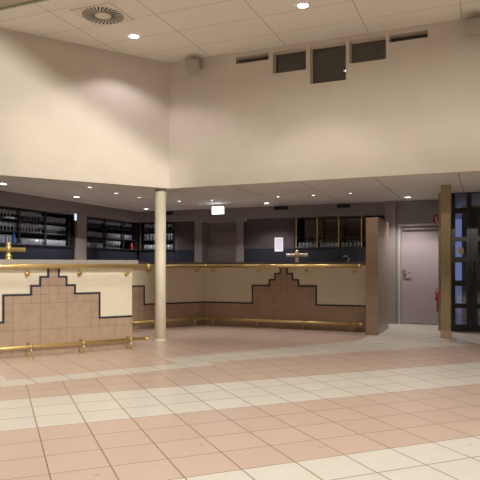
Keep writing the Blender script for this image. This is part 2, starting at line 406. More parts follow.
# door wall to the right of the bar
u_d0, u_d1 = px2u(BC, RA, 398), px2u(BC, RA, 443.5)
ud_top = 2.07
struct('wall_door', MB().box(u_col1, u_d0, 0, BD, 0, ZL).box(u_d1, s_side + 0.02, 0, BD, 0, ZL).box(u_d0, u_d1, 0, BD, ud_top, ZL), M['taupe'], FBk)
dr = empty('door_1', frame(wp(BC, RA, u_d0, 0, 0), RA), 'grey mauve door with pale frame right of the tiled partition', None); dr['kind'] = 'structure'
wd = u_d1 - u_d0
MB().box(0, 0.055, -0.02, 0.12, 0, ud_top).box(wd-0.055, wd, -0.02, 0.12, 0, ud_top).box(0.055, wd-0.055, -0.02, 0.12, ud_top-0.05, ud_top).build('door_frame', M['door_frame'], dr)
lf = MB().bbox(0.06, wd-0.06, 0.035, 0.08, 0.01, ud_top-0.055, 0.004).build('door_leaf', M['door'], dr)
h = MB(); h.bbox(0.085, 0.165, 0.026, 0.035, 1.0, 1.12, 0.01); h.tube([(0.122, 0.03, 1.07), (0.122, -0.02, 1.07), (0.135, -0.03, 1.07), (0.25, -0.03, 1.065)], 0.011, 10)
h.build('door_handle', M['chrome'], lf)
MB().bbox(0.10, wd-0.12, -0.012, 0.034, 1.945, 1.992, 0.004).build('door_closer', M['taupe_light'], dr)

# recessed door behind the bar
u0, u1 = px2u(BC, RA, 202), px2u(BC, RA, 236)
struct('trim_lintel', MB().box(u0, u1, 0.02, BD, 2.22, ZT), M['taupe'], FBk)
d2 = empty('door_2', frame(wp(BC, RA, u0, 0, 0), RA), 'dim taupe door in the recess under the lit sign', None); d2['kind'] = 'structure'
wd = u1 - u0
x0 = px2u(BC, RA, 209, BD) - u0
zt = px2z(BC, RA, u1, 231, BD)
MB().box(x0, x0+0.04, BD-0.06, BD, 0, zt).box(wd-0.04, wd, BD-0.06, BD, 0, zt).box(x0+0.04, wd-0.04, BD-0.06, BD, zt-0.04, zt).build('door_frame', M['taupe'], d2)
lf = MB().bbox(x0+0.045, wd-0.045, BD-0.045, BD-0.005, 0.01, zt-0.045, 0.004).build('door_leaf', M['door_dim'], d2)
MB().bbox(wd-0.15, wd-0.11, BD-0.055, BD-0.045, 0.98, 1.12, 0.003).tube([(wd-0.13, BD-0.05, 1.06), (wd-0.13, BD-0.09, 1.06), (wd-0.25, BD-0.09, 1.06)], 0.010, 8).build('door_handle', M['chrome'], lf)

# skirting on the nook walls
struct('baseboard_back', MB().box(u_col1, u_d0, -0.012, 0, 0, 0.09), M['taupe'], FBk)

# glazed black-framed entrance
def glazed(name, label, u0, u1, bars, stile=0.06, transom=None):
    g = empty(name, frame(wp(GP, RA, u0, 0, 0), RA), label, None); g['kind'] = 'structure'
    w = u1 - u0; z1 = ZL - 0.005; f = MB()
    f.box(0, stile, -0.05, 0.05, 0, z1).box(w-stile, w, -0.05, 0.05, 0, z1)
    zz = [(0, bars[0])] + [(b[0], b[1]) for b in bars[1]] + [(bars[2], z1)]
    for a, b in zz: f.box(stile, w-stile, -0.045, 0.045, a, b)
    if transom:                                        # slimmer frame around the fanlight
        f = MB(); zt_ = zz[-2][0]
        f.box(0, stile, -0.05, 0.05, 0, zt_).box(w-stile, w, -0.05, 0.05, 0, zt_)
        f.box(0, transom, -0.05, 0.05, zt_, z1).box(w-transom, w, -0.05, 0.05, zt_, z1)
        for a, b in zz[:-2]: f.box(stile, w-stile, -0.045, 0.045, a, b)
        for a, b in zz[-2:]: f.box(transom, w-transom, -0.045, 0.045, a, b)
    f.build('door_frame', M['black_frame'], g)
    for (a, b), (c, d) in zip(zz, zz[1:]):
        st = transom if transom and d == zz[-1][1] else stile
        MB().box(st-0.004, w-st+0.004, -0.004, 0.004, b-0.004, c+0.004).build('glass_pane', M['door_glass'], g)
    return g
uA, uB = px2u(GP, RA, 451.5), px2u(GP, RA, 470.5)
zz = lambda py, px: px2z(GP, RA, px2u(GP, RA, px), py)
zb = [zz(y, 461) for y in (324.5, 308, 303.5, 286, 280.5, 262.5, 257, 241.5, 237, 213.5, 208, 193.5)]
bars = (zb[0], [(zb[1], zb[2]), (zb[3], zb[4]), (zb[5], zb[6]), (zb[7], zb[8]), (zb[9], zb[10])], zb[11])
glazed('door_3', 'narrow black framed glazed side light right of the rough pillar', uA, uB, bars, 0.065)
step = 0.005
top_l = (zb[9], zb[10])
uC = uB + step
g = glazed('door_4', 'black framed glass entrance door cut by the right picture edge', uC, uC + 1.05, (zb[0], [(zb[1], zb[2]), (zb[3], zb[4]), (zb[5], zb[6]), (zb[7], zb[8]), (zb[9], zb[10])], zb[11]), 0.115, 0.012)
MB().tube([(0.055, -0.05, 0.95), (0.055, -0.10, 0.97), (0.055, -0.10, 1.25), (0.055, -0.05, 1.27)], 0.012, 10).build('pull_handle', M['black_frame'], g)
glazed('door_5', 'black framed glass entrance door outside the picture', uC + 1.055, uC + 2.105, (zb[0], [(zb[1], zb[2]), (zb[3], zb[4]), (zb[5], zb[6]), (zb[7], zb[8]), (zb[9], zb[10])], zb[11]), 0.115, 0.012)
struct('wall_facade', MB().box(uC + 2.11, gx + 0.1, -0.06, 0.09, 0, ZL), M['plaster'], frame(GP, RA))
struct('wall_facade_end', MB().box(-0.1, uA - 0.002, -0.05, 0.1, 0, ZL), M['pillar'], frame(GP, RA))
n = empty('notice', frame(wp(GP, RA, px2u(GP, RA, 461), -0.009, zz(251, 461)), RA), 'small yellowish notice stuck on the pane of the black side light', 'notice')
MB().box(-0.045, 0.045, -0.003, 0.003, -0.06, 0.06).build('notice_sheet', M['plate'], n)
MB().box(-0.03, 0.03, -0.004, -0.003, 0.02, 0.035).box(-0.03, 0.03, -0.004, -0.003, -0.01, 0.0).box(-0.03, 0.02, -0.004, -0.003, -0.035, -0.027).build('print_lines', M['ink'], n)
# outdoors beyond the glass
struct('ground_outside', MB().prism([(GP[0] + 0.2, GP[1] + 0.12), (8, 9.45), (40, 0), (40, 40), (5.4, 40)], -0.12, -0.01), M['pavement'])
o = struct('wall_outside', MB().box(0.0, 6, 0, 0.4, 0, 5), M['brick'], frame(wp(GP, RA, px2u(GP, RA, 461.8, 2.4), 2.4, 0), RA))

# ------------------------------------------------------------------ bars
T = 0.117
def pattern(c, u0, u1, top):
    """stepped outline (u, z) of the tile field, left to right, limited to [u0, u1]"""
    pts = [(-99, 4*T), (c-5.5*T, 4*T), (c-5.5*T, 7*T), (c-2.5*T, 7*T), (c-2.5*T, 8*T), (c-1.5*T, 8*T), (c-1.5*T, 9*T), (c-0.6*T, 9*T), (c-0.6*T, top),
           (c+0.6*T, top), (c+0.6*T, 9*T), (c+1.5*T, 9*T), (c+1.5*T, 8*T), (c+2.5*T, 8*T), (c+2.5*T, 7*T), (c+5.5*T, 7*T), (c+5.5*T, 4*T), (99, 4*T)]
    return pts
def bar_front(root, rel, u0, u1, centers, top=1.20, cream_z0=0.0):
    """cream panel, tile cladding, dark edging; local -y faces the room"""
    MB().box(u0, u1, 0.0, 0.06, 0.02, top).build('front_panel', M['bar_cream'], root, rel)
    tl = MB(); g = 0.0045; tf, tb = -0.012, -0.001
    def tile(a, b, z0, z1):
        a, b = max(a, u0), min(b, u1)
        if b - a < 0.01 or z1 - z0 < 0.01: return
        tl.mi = 0; tl.box(a + g/2, b - g/2, tf, tb, z0 + g/2, z1 - g/2)
    def back(a, b, z0, z1):
        a, b = max(a, u0), min(b, u1)
        if b > a: tl.mi = 1; tl.box(a, b, tf + 0.003, tb + 0.0005, z0, z1)
    edges = []
    # which pattern owns which stretch
    cs = sorted(centers); bounds = [u0] + [(a+b)/2 for a, b in zip(cs, cs[1:])] + [u1]
    for c, lo, hi in zip(cs, bounds, bounds[1:]):
        k0 = int(math.floor((lo - c) / T)) - 3; k1 = int(math.ceil((hi - c) / T)) + 3
        def clip(a, b, z0, z1):
            a, b = max(a, lo), min(b, hi)
            if b > a: tile(a, b, z0, z1)
        j = -1.5
        n = int((hi - lo) / (3*T)) + 4
        for k in range(-n, n+1):                       # large bottom row
            clip(c + (j + 3*k)*T, c + (j + 3*k + 3)*T, 0.0, 3*T)
        for k in (-1, 0, 1): clip(c + (j + 3*k)*T, c + (j + 3*k + 3)*T, 3*T, 6*T)
        for k in range(k0, k1+1):
            a, b = c + (k-0.5)*T, c + (k+0.5)*T
            if abs(k) > 4: clip(a, b, 3*T, 4*T)
            if abs(k) == 5:
                clip(a, b, 4*T, 5*T); clip(a, b, 5*T, 6*T)
            if abs(k) <= 5: clip(a, b, 6*T, 7*T)
            if abs(k) <= 2: clip(a, b, 7*T, 8*T)
            if abs(k) <= 1: clip(a, b, 8*T, 9*T)
            if k == 0: clip(a, b, 9*T, 10*T); clip(a, b, 10*T, top)
        back(lo, hi, 0, 4*T); back(max(lo, c-5.5*T), min(hi, c+5.5*T), 4*T, 7*T); back(c-2.5*T, c+2.5*T, 7*T, 8*T); back(c-1.5*T, c+1.5*T, 8*T, 9*T); back(c-0.6*T, c+0.6*T, 9*T, top)
        P = pattern(c, lo, hi, top)
        edges.append((P, lo, hi))
    tl.build('tile_cladding', [M['tile'], M['grout']], root, rel)
    w = 0.028; eb = MB(); used = False
    for P, lo, hi in edges:
        for (a, z0), (b, z1) in zip(P, P[1:]):
            if abs(z0 - z1) < 1e-6:
                if z0 >= top - 0.01:                       # the peak is open: a new run of edging starts
                    if used: eb.build('tile_edging', M['edging'], root, rel); eb = MB(); used = False
                    continue
                a2, b2 = max(min(a, b) - w/2, lo), min(max(a, b) + w/2, hi)
                if b2 > a2: eb.box(a2, b2, -0.015, -0.0005, z0 - w/2, z0 + w/2); used = True
            elif lo < a < hi:
                za, zb_ = min(z0, z1) + w/2, max(z0, z1) - w/2
                if max(z0, z1) >= top - 0.01: zb_ = top
                eb.box(a - w/2, a + w/2, -0.015, -0.0005, za, zb_); used = True
    if used: eb.build('tile_edging', M['edging'], root, rel)
RZ, RV, RR = 1.198, -0.20, 0.031
FZ, FV, FRr = 0.150, -0.17, 0.025
def bracket(mb, u):
    mb.lathe([(0.030, -0.004), (0.030, -0.012), (0.014, -0.018)], (u, 0.0, 1.10), 12, 'y')
    mb.tube([(u, -0.006, 1.10), (u, -0.06, 1.085), (u, -0.12, 1.10), (u, -0.17, 1.135), (u, RV, RZ - 0.02)], 0.012, 8)
    mb.sphere((u, -0.075, 1.082), 0.020, 10)
    mb.lathe([(0.030, -0.022), (0.030, 0.022)], (u, RV, RZ), 12, 'x')
def rails(root, rel, u0, u1, f0, f1, br, sup, cap0, cap1, brass='brass'):
    hr = MB().tube([(u0, RV, RZ), (u1, RV, RZ)], RR, 14).build('hand_rail', M[brass], root, rel)
    for u in br:
        m = MB(); bracket(m, u); m.build('rail_bracket', M[brass], hr)
    for c, u in ((cap0, u0), (cap1, u1)):
        if c: MB().lathe([(RR + 0.006, -0.03), (RR + 0.006, -0.015), (RR, -0.010)], (u, RV, RZ), 14, 'x').sphere((u, RV, RZ), 0.033).build('rail_finial', M[brass], hr)
    fr = MB().tube([(f0, FV, FZ), (f1, FV, FZ)], FRr, 14).build('foot_rail', M[brass], root, rel)
    for u in sup:
        m = MB(); m.tube([(u, FV, FZ - 0.005), (u, FV, 0.012)], 0.009, 8); m.lathe([(0.028, 0.0), (0.028, 0.008), (0.012, 0.016)], (u, FV, 0.0), 12)
        m.tube([(u, FV, FZ), (u, FV + 0.06, FZ + 0.03), (u, -0.014, FZ + 0.03)], 0.008, 8)
        m.lathe([(0.026, -0.02), (0.026, 0.02)], (u, FV, FZ), 12, 'x'); m.sphere((u, FV, FZ + 0.03), 0.012, 8)
        m.build('rail_support', M['brass_old'], fr)
    for c, u in ((cap0, f0), (cap1, f1)):
        if c: MB().lathe([(FRr + 0.005, -0.03), (FRr + 0.005, -0.015), (FRr, -0.010)], (u, FV, FZ), 14, 'x').sphere((u, FV, FZ), 0.029).build('rail_finial', M[brass], fr)

I4 = Matrix.Identity(4)
root = empty('bar_counter', FN, 'near bar counter at left with bright cream front, brass rails and pale worktop edge', 'bar counter', None)
bar_front(root, I4, -4.2, 0.0, [-1.138, -3.6], 1.215)
ct = MB(); ct.bbox(-4.2, 0.07, -0.07, 0.62, 1.216, 1.285, 0.008); ct.build('countertop', M['counter'], root)
MB().box(-4.2, -0.002, 0.061, 0.56, 0.0, 1.215).build('bar_carcass', M['dark_cab'], root)
nbu = lambda px: px2u(NB, LA, px)
rails(root, I4, -4.15, px2u(NB, LA, 148.5, RV), -4.15, px2u(NB, LA, 147, FV), [px2u(NB, LA, p) for p in (27, 79, 126)] + [-2.35, -3.1, -3.9],
      [px2u(NB, LA, p, FV) for p in (31, 84, 131)] + [-2.35, -3.1, -3.9], False, True)
# return of the near bar towards the far bar
RET = 2.29
root_r = empty('bar_counter', frame(wp(NB, LA, 0, 0.64), LA), 'bar return running back from the near counter, mostly hidden behind it', 'bar counter')
MB().box(-0.6, -0.02, 0.0, RET - 0.70, 0.0, 1.215).build('bar_carcass', M['bar_cream'], root_r)
MB().box(-0.6, -0.0, 0.0, RET - 0.70, 1.217, 1.285).build('countertop', M['counter'], root_r)

# far bar: left wing parallel to the near bar, right wing parallel to the back wall, mitred in the corner
FFl = frame(FB, LA); UR = 3.255; UL = -2.56
far_l = empty('bar_counter', FFl, 'left wing of the far bar, seen between the near bar and the wall corner', 'bar counter')
far = empty('bar_counter', FFr, 'right wing of the far bar with full stepped tile pattern, ending at the tiled partition', 'bar counter')
bar_front(far_l, I4, UL, 0.0, [-1.985], 1.215)
bar_front(far, I4, 0.0, UR, [1.681], 1.215)
tm = math.tan(R((LA - RA) / 2))
def wing(root, front, back, z0, z1, name, m, left):
    g = 0.0008
    if left: poly = [(UL, front), (-front*tm*-1 - g, front), (back*tm - g, back), (UL, back)]
    else: poly = [(-front*tm + g, front), (UR, front), (UR, back), (-back*tm + g, back)]
    MB().prism(poly, z0, z1).build(name, m, root)
for rt, lf_ in ((far_l, True), (far, False)):
    wing(rt, -0.07, 0.60, 1.222, 1.278, 'countertop', M['counter_dark'], lf_)
    wing(rt, 0.062, 0.52, 0.0, 1.2215, 'bar_carcass', M['dark_cab'], lf_)
cor_u, cor_f = abs(RV) * tm, abs(FV) * tm
rails(far_l, I4, UL + 0.03, -cor_u, UL + 0.03, -cor_f, [px2u(FB, LA, p) for p in (148, 195.4)] + [-2.1], [px2u(FB, LA, p, FV) for p in (170, 195.4)] + [-2.1], False, True)
rails(far, I4, cor_u + 0.004, px2u(FB, RA, 360, RV), cor_f + 0.004, px2u(FB, RA, 361.5, FV), [px2u(FB, RA, p) for p in (214, 259.4, 307.3, 354.8)], [px2u(FB, RA, p, FV) for p in (212.5, 257, 304, 354)], False, True)

# ------------------------------------------------------------------ columns and the tiled partition
pc = wp(FC, LA, -0.035, 0.255)
po = empty('support_column', frame((pc.x, pc.y), 0), 'slim round cream column standing between the near and far bar', 'column')
MB().lathe([(0.09, 0.0), (0.09, ZL - 0.002)], (0, 0, 0), 32).build('shaft', M['post'], po)
MB().lathe([(0.098, 0.0), (0.098, 0.012), (0.092, 0.02)], (0, 0, 0), 32).build('base_collar', M['post'], po)

Yp = 9.83; xp0 = (441 - 240) / 590 * Yp; 
sp = empty('square_pillar', frame((xp0, Yp), RA), 'rough cream rendered square pillar with pink tiled foot beside the glass entrance', 'pillar')
pw = 0.15
MB().bbox(0, pw, 0, 0.16, 0.13, ZL - 0.002, 0.006).build('shaft', M['pillar'], sp)
MB().bbox(-0.008, pw + 0.008, -0.008, 0.168, 0.0, 0.13, 0.004).build('plinth', M['plinth'], sp)

# stub wall clad in brown tiles at the end of the far bar
PX, PY = (366 - 240) / 590 * 10.32, 10.32
pt = empty('tiled_partition', frame((PX, PY), RA), 'head-high brown tiled partition closing the right end of the far bar', 'partition')
pwid, plen, ph = 0.205, 1.20, 2.035
MB().box(0.006, pwid-0.006, 0.006, plen-0.006, 0, ph-0.006).build('partition_core', M['grout'], pt)
tl = MB(); g = 0.004; hz = [0] + [0.345*k for k in range(1, 6)] + [ph]
for z0, z1 in zip(hz, hz[1:]):
    tl.box(0, pwid, -0.004, 0.006, z0+g/2, z1-g/2)
    for k in range(5):
        a, b = 0.0065 + k*plen/5, (k+1)*plen/5
        tl.box(pwid-0.006, pwid+0.004, a+g/2, min(b, plen-0.006)-g/2, z0+g/2, z1-g/2); tl.box(-0.004, 0.006, a+g/2, min(b, plen-0.006)-g/2, z0+g/2, z1-g/2)
tl.build('tile_cladding', M['tile'], pt)
MB().box(0.0, pwid, 0.0, plen, ph-0.005, ph+0.012).build('coping', M['tile'], pt)

# ------------------------------------------------------------------ shelving behind the bar
SZ = [1.61, 1.845, 2.07]
def shelf_unit(F, u0, u1, label, posts=(), shelves=SZ, mirror=False, thick=0.018, post_m='shelf_edge', group=None, depth_=BD - 0.012):
    r = empty('bar_shelf_unit', F @ Matrix.Translation((u0, 0, 0)), label, 'shelf unit', group)
    w = u1 - u0
    MB().box(0.002, w-0.002, 0.012, depth_, 0.0, 1.585).build('cupboard', M['dado'], r)
    MB().bbox(0.002, w-0.002, -0.02, depth_, 1.586, 1.610, 0.004).build('ledge', M['dark_cab'], r)
    MB().box(0.002, w-0.002, depth_-0.012, depth_, 1.611, ZT-0.003).build('back_panel', M['mirror'], r)
    for a in (0.002, w-0.022):
        MB().box(a, a+0.02, 0.0, depth_-0.013, 1.611, ZT-0.003).build('side_panel', M['dark_cab'], r)
    for z in shelves:
        if z > 1.62: MB().box(0.0225, w-0.0225, 0.045, depth_-0.0135, z-thick, z).build('shelf', M['shelf_edge'], r)
    for p in posts:
        MB().box(p-u0-0.011, p-u0+0.011, 0.004, 0.030, 1.611, ZT-0.003).build('upright', M[post_m], r)
    return r
ul0, ul1 = px2u(BC, WLA, -26), px2u(BC, WLA, 75)
shelf_unit(FWL, ul0, ul1, 'long glass shelf unit on the left wall above the near beer tap', [px2u(BC, WLA, p) for p in (20, 46, 69.5)])
um0, um1 = px2u(BC, WLA, 86.6), -0.03
shelf_unit(FWL, um0, um1, 'glass shelf unit between the taupe wall pier and the room corner', [px2u(BC, WLA, p) for p in (106, 124)])
ur0, ur1 = 0.03, px2u(BC, RA, 174)
shelf_unit(FBk, ur0, ur1, 'short glass shelf unit in the corner, crossed by the round cream column', [px2u(BC, RA, 140)], post_m='brass_old')
uq0, uq1 = px2u(BC, RA, 294.3), u_col0 - 0.01
shelf_unit(FBk, uq0, uq1, 'mirrored shelf unit with brass uprights above the far beer tap', [px2u(BC, RA, p) for p in (296, 317, 338.5, 361.5)], shelves=[1.61, 1.83], thick=0.008, post_m='brass_old')
def panel(px0, px1, label):
    u0, u1 = px2u(BC, RA, px0), px2u(BC, RA, px1)
    r = empty('wall_panel', FBk @ Matrix.Translation((u0, 0, 0)), label, 'panel')
    MB().box(0.003, u1-u0-0.003, 0.02, BD-0.005, 0.0, 1.585).build('dado', M['dado'], r)
    MB().bbox(0.003, u1-u0-0.003, 0.012, BD-0.005, 1.5855, ZT-0.004, 0.004).build('board', M['dark_panel'], r)
    return r
panel(174.3, 194.2, 'dark plum wall panel right of the round cream column')
panel(243.7, 294.0, 'dark plum wall panel with a white paper sheet on it')

# drinking glasses
def glass_mesh(kind):
    m = MB()
    if kind == 'tumbler': prof = [(0.026, 0.0), (0.028, 0.004), (0.034, 0.115), (0.0325, 0.115), (0.026, 0.010)]
    elif kind == 'wine': prof = [(0.032, 0.0), (0.030, 0.004), (0.005, 0.010), (0.005, 0.070), (0.028, 0.095), (0.036, 0.125), (0.031, 0.172), (0.0295, 0.172), (0.033, 0.125), (0.026, 0.100)]
    else: prof = [(0.030, 0.0), (0.026, 0.02), (0.030, 0.08), (0.036, 0.158), (0.0345, 0.158), (0.028, 0.08), (0.024, 0.022)]
    m.lathe(prof, (0, 0, 0), 12)
    return m.mesh({'tumbler': 'tumbler', 'wine': 'wine_glass', 'beer': 'beer_glass'}[kind], M['glass'])
GM = {k: glass_mesh(k) for k in ('tumbler', 'wine', 'beer')}
GN = {'tumbler': 'tumbler', 'wine': 'wine_glass', 'beer': 'beer_glass'}
GC = {'tumbler': 'clear tumbler', 'wine': 'clear stemmed glass', 'beer': 'clear beer glass'}
def glasses(F, u0, u1, z, kind, where, spacing=0.078, rows=1, v0=0.085):
    base = bpy.data.objects.new(GN[kind], GM[kind]); COL.objects.link(base)
    tag(base, GC[kind] + ' ' + where, 'glass', GC[kind] + 'es ' + where)
    n = max(1, int((u1 - u0) / spacing)); first = True
    for r in range(rows):
        for i in range(n):
            o = base if first else base.copy()
            if not first: COL.objects.link(o)
            first = False
            u = u0 + (i + 0.5) * (u1 - u0) / n + random.uniform(-0.003, 0.003)
            p = F @ Vector((u + (0.0 if r % 2 == 0 else 0.0), v0 + r * 0.088 + random.uniform(-0.004, 0.004), z + 0.001))
            o.location = p
us_ = [ul0] + [px2u(BC, WLA, p) for p in (20, 46, 69.5)]
e = 0.03
for a, b, wh in ((us_[0], us_[1], 'left bay'), (us_[1], us_[2], 'middle bay'), (us_[2], us_[3], 'right bay')):
    for z, kd, nm in ((SZ[2], 'wine' if 'right' not in wh else 'tumbler', 'top'), (SZ[1], 'wine', 'middle'), (SZ[0], 'beer' if 'left' in wh else 'tumbler', 'bottom')):
        glasses(FWL, a + e, b - e, z, kd, 'on the %s shelf, %s of the long left unit' % (nm, wh), rows=2)
pm = [um0] + [px2u(BC, WLA, p) for p in (106, 124)] + [um1]
for a, b, wh in ((pm[0], pm[1], 'left bay'), (pm[1], pm[2], 'middle bay'), (pm[2], pm[3], 'right bay')):
    for z, kd, nm in ((SZ[2], 'wine', 'top'), (SZ[1], 'tumbler', 'middle'), (SZ[0], 'tumbler' if 'left' in wh else 'wine', 'bottom')):
        if wh == 'right bay' and nm == 'bottom': continue
        glasses(FWL, a + e, b - e - (0.10 if 'right' in wh else 0), z, kd, 'on the %s shelf, %s beyond the wall pier' % (nm, wh))
for z, kd, nm in ((SZ[2], 'wine', 'top'), (SZ[1], 'beer', 'middle'), (SZ[0], 'tumbler', 'bottom')):
    glasses(FBk, px2u(BC, RA, 140) + 0.06, ur1 - 0.06, z, kd, 'on the %s shelf of the corner unit behind the round column' % nm)
pq = [px2u(BC, RA, p) for p in (296, 317, 338.5, 361.5)]
for a, b, wh in ((pq[0], pq[1], 'left bay'), (pq[1], pq[2], 'middle bay'), (pq[2], pq[3], 'right bay')):
    glasses(FBk, a + e, b - e, SZ[0], 'tumbler', 'in the %s of the mirrored unit with brass uprights' % wh, rows=2, v0=0.08)

# ------------------------------------------------------------------ small things behind and on the bars
def beer_tap(F, u, v, zc, arm, label, body, armm, s=1.0):
    t = empty('beer_tap', F @ Matrix.Translation((u, v, zc)), label, 'beer tap')
    MB().lathe([(0.046*s, 0.0), (0.046*s, 0.010), (0.030*s, 0.016), (0.042*s, 0.04), (0.044*s, 0.055), (0.028*s, 0.075), (0.028*s, 0.095)], (0,0,0), 18).build('foot', M[body], t)
    MB().lathe([(0.036*s, 0.094), (0.036*s, 0.18), (0.030*s, 0.188)], (0,0,0), 18).build('column', M[body], t)
    MB().lathe([(0.030*s, 0.187), (0.033*s, 0.20), (0.028*s, 0.222), (0.014*s, 0.236), (0.002, 0.240)], (0,0,0), 18).build('finial', M[body], t)
    for sgn in (-1, 1):
        MB().lathe([(0.027*s, sgn*0.028*s), (0.027*s, sgn*arm*0.93), (0.030*s, sgn*arm*0.94), (0.030*s, sgn*arm*0.985), (0.024*s, sgn*arm)], (0, 0, 0.135), 16, 'x').build('cross_arm', M[armm], t)
        f = MB(); f.tube([(sgn*arm*0.7, -0.024, 0.128), (sgn*arm*0.7, -0.055, 0.122), (sgn*arm*0.7, -0.066, 0.095), (sgn*arm*0.7, -0.066, 0.070)], 0.008, 8)
        f.tube([(sgn*arm*0.7, -0.05, 0.125), (sgn*arm*0.7, -0.06, 0.185)], [0.006, 0.009], 8)
    return t
u = px2u(NB, LA, 8.5, 0.25)
beer_tap(FN, u, 0.25, 1.286, 0.215, 'brass T-shaped beer tap on the near bar at the left picture edge', 'brass', 'brass', 1.12)
u = px2u(FB, RA, 297, 0.25)
beer_tap(FFr, u, 0.25, 1.279, 0.215, 'brass T-shaped beer tap with pale cross arms on the far bar', 'brass_old', 'pale_metal', 1.1)
# blue bottle on the shelf ledge behind the near tap
p = FWL @ Vector((px2u(BC, WLA, 14, 0.03), 0.03, 1.611))
b = empty('bottle', Matrix.Translation(p), 'slim blue bottle standing before the glasses on the left shelf unit', 'bottle')
MB().lathe([(0.026, 0.0), (0.028, 0.006), (0.028, 0.14), (0.012, 0.18), (0.011, 0.215)], (0,0,0), 16).build('body', M['blue_bottle'], b)
MB().lathe([(0.013, 0.2155), (0.013, 0.235)], (0,0,0), 12).build('cap', M['blue_bottle'], b)
# red bottle on the bottom shelf near the corner
p = FWL @ Vector((px2u(BC, WLA, 131.6, 0.10), 0.10, 1.611))
b = empty('bottle', Matrix.Translation(p), 'small red labelled bottle alone on the bottom shelf near the room corner', 'bottle')
MB().lathe([(0.030, 0.0), (0.032, 0.006), (0.032, 0.105), (0.014, 0.135), (0.013, 0.155)], (0,0,0), 16).build('body', M['red_plastic'], b)
MB().lathe([(0.0325, 0.03), (0.0325, 0.09)], (0,0,0), 16, cap=False).build('paper_label', M['red'], b)
MB().lathe([(0.015, 0.1555), (0.015, 0.175)], (0,0,0), 12).build('cap', M['red'], b)
# lit lamp at the right end of the left unit
p = (px2u(BC, WLA, 73.7), 0, 0)
l = empty('wall_lamp', FWL @ Matrix.Translation((px2u(BC, WLA, 74.2), -0.004, px2z(BC, WLA, px2u(BC, WLA, 74), 217))), 'small bluish white lamp at the end of the left shelf unit', 'lamp')
MB().bbox(-0.035, 0.035, -0.03, 0.0, -0.08, 0.08, 0.008).build('lamp_housing', M['white'], l)
MB().bbox(-0.026, 0.026, -0.036, -0.0305, -0.065, 0.065, 0.002).build('lens', M['led'], l)
# paper sheet
uu = px2u(BC, RA, 278.7); nt_ = empty('paper_sheet', FBk @ Matrix.Translation((uu, 0.011, 0)), 'white printed paper sheet pinned on the dark plum wall panel', 'paper')
z0, z1 = px2z(BC, RA, uu, 251.5), px2z(BC, RA, uu, 237.5)
MB().box(-0.10, 0.10, -0.002, 0.0005, z0, z1).build('sheet', M['paper'], nt_)
ln = MB()
for k in range(9):
    z = z1 - 0.05 - k*0.025
    if z > z0 + 0.02: ln.box(-0.075, random.uniform(0.03, 0.075), -0.0028, -0.002, z, z+0.007)
ln.build('print_lines', M['ink'], nt_)
# wall sensor
uu = px2u(BC, RA, 245.5)
s = empty('motion_sensor', FBk @ Matrix.Translation((uu, -0.001, px2z(BC, RA, uu, 220))), 'small round pale sensor on the wall right of the recessed door', 'sensor')
MB().lathe([(0.030, 0.0), (0.030, -0.012)], (0,0,0), 14, 'y').build('base', M['white'], s)
MB().sphere((0, -0.022, 0), 0.024).build('dome', M['speaker'], s)
# air grilles in the soffit
for px0, px1, py, where in ((274, 288, 208.3, 'above the dark panel with the paper sheet'), (337, 350, 206.2, 'above the mirrored unit with brass uprights'), (165.5, 173, 213.5, 'right behind the round cream column')):
    u0, u1 = px2u(BC, RA, px0), px2u(BC, RA, px1); zc = px2z(BC, RA, u0, py)
    v = empty('air_grille', FBk @ Matrix.Translation((u0, -0.001, zc)), 'black slotted air grille in the soffit ' + where, 'grille')
    w = u1 - u0; hh = 0.038
    MB().box(0, w, -0.010, 0.0, -hh, -hh+0.008).box(0, w, -0.010, 0.0, hh-0.008, hh).box(0, 0.008, -0.010, 0.0, -hh+0.008, hh-0.008).box(w-0.008, w, -0.010, 0.0, -hh+0.008, hh-0.008).build('grille_frame', M['vent'], v)
    MB().box(0.008, w-0.008, -0.002, 0.0, -hh+0.008, hh-0.008).build('backing', M['black_rubber'], v)
    sl = MB()
    for k in range(4): sl.box(0.008, w-0.008, -0.008, -0.003, -hh+0.012+k*0.014, -hh+0.018+k*0.014)
    sl.build('slats', M['vent'], v)
# tiny sink tap on the ledge of the mirrored unit
uu = px2u(BC, RA, 348, -0.25)
fs = empty('back_worktop', FBk @ Matrix.Translation((uq0 + 0.05, -0.50, 0)), 'low dark worktop under the mirrored shelf unit, hidden behind the far bar', 'worktop')
MB().box(0, uq1 - uq0 - 0.4, 0.0, 0.495, 0.0, 1.18).build('cupboard', M['dado'], fs)
MB().bbox(-0.01, uq1 - uq0 - 0.39, -0.01, 0.478, 1.181, 1.21, 0.004).build('worktop_slab', M['dark_cab'], fs)
fc = empty('sink_tap', FBk @ Matrix.Translation((uu, -0.25, 1.2105)), 'small chrome sink tap before the navy panel by the tiled partition', 'tap')
MB().lathe([(0.025, 0.0), (0.025, 0.01), (0.014, 0.02), (0.014, 0.12)], (0,0,0), 12).build('stem', M['chrome'], fc)
MB().tube([(0, 0, 0.118), (0.0, 0, 0.17), (-0.03, -0.01, 0.205), (-0.09, -0.02, 0.20), (-0.11, -0.025, 0.17)], 0.010, 8).build('spout', M['chrome'], fc)
MB().tube([(0.012, 0, 0.10), (0.05, 0, 0.15)], [0.008, 0.011], 8).build('lever', M['chrome'], fc)

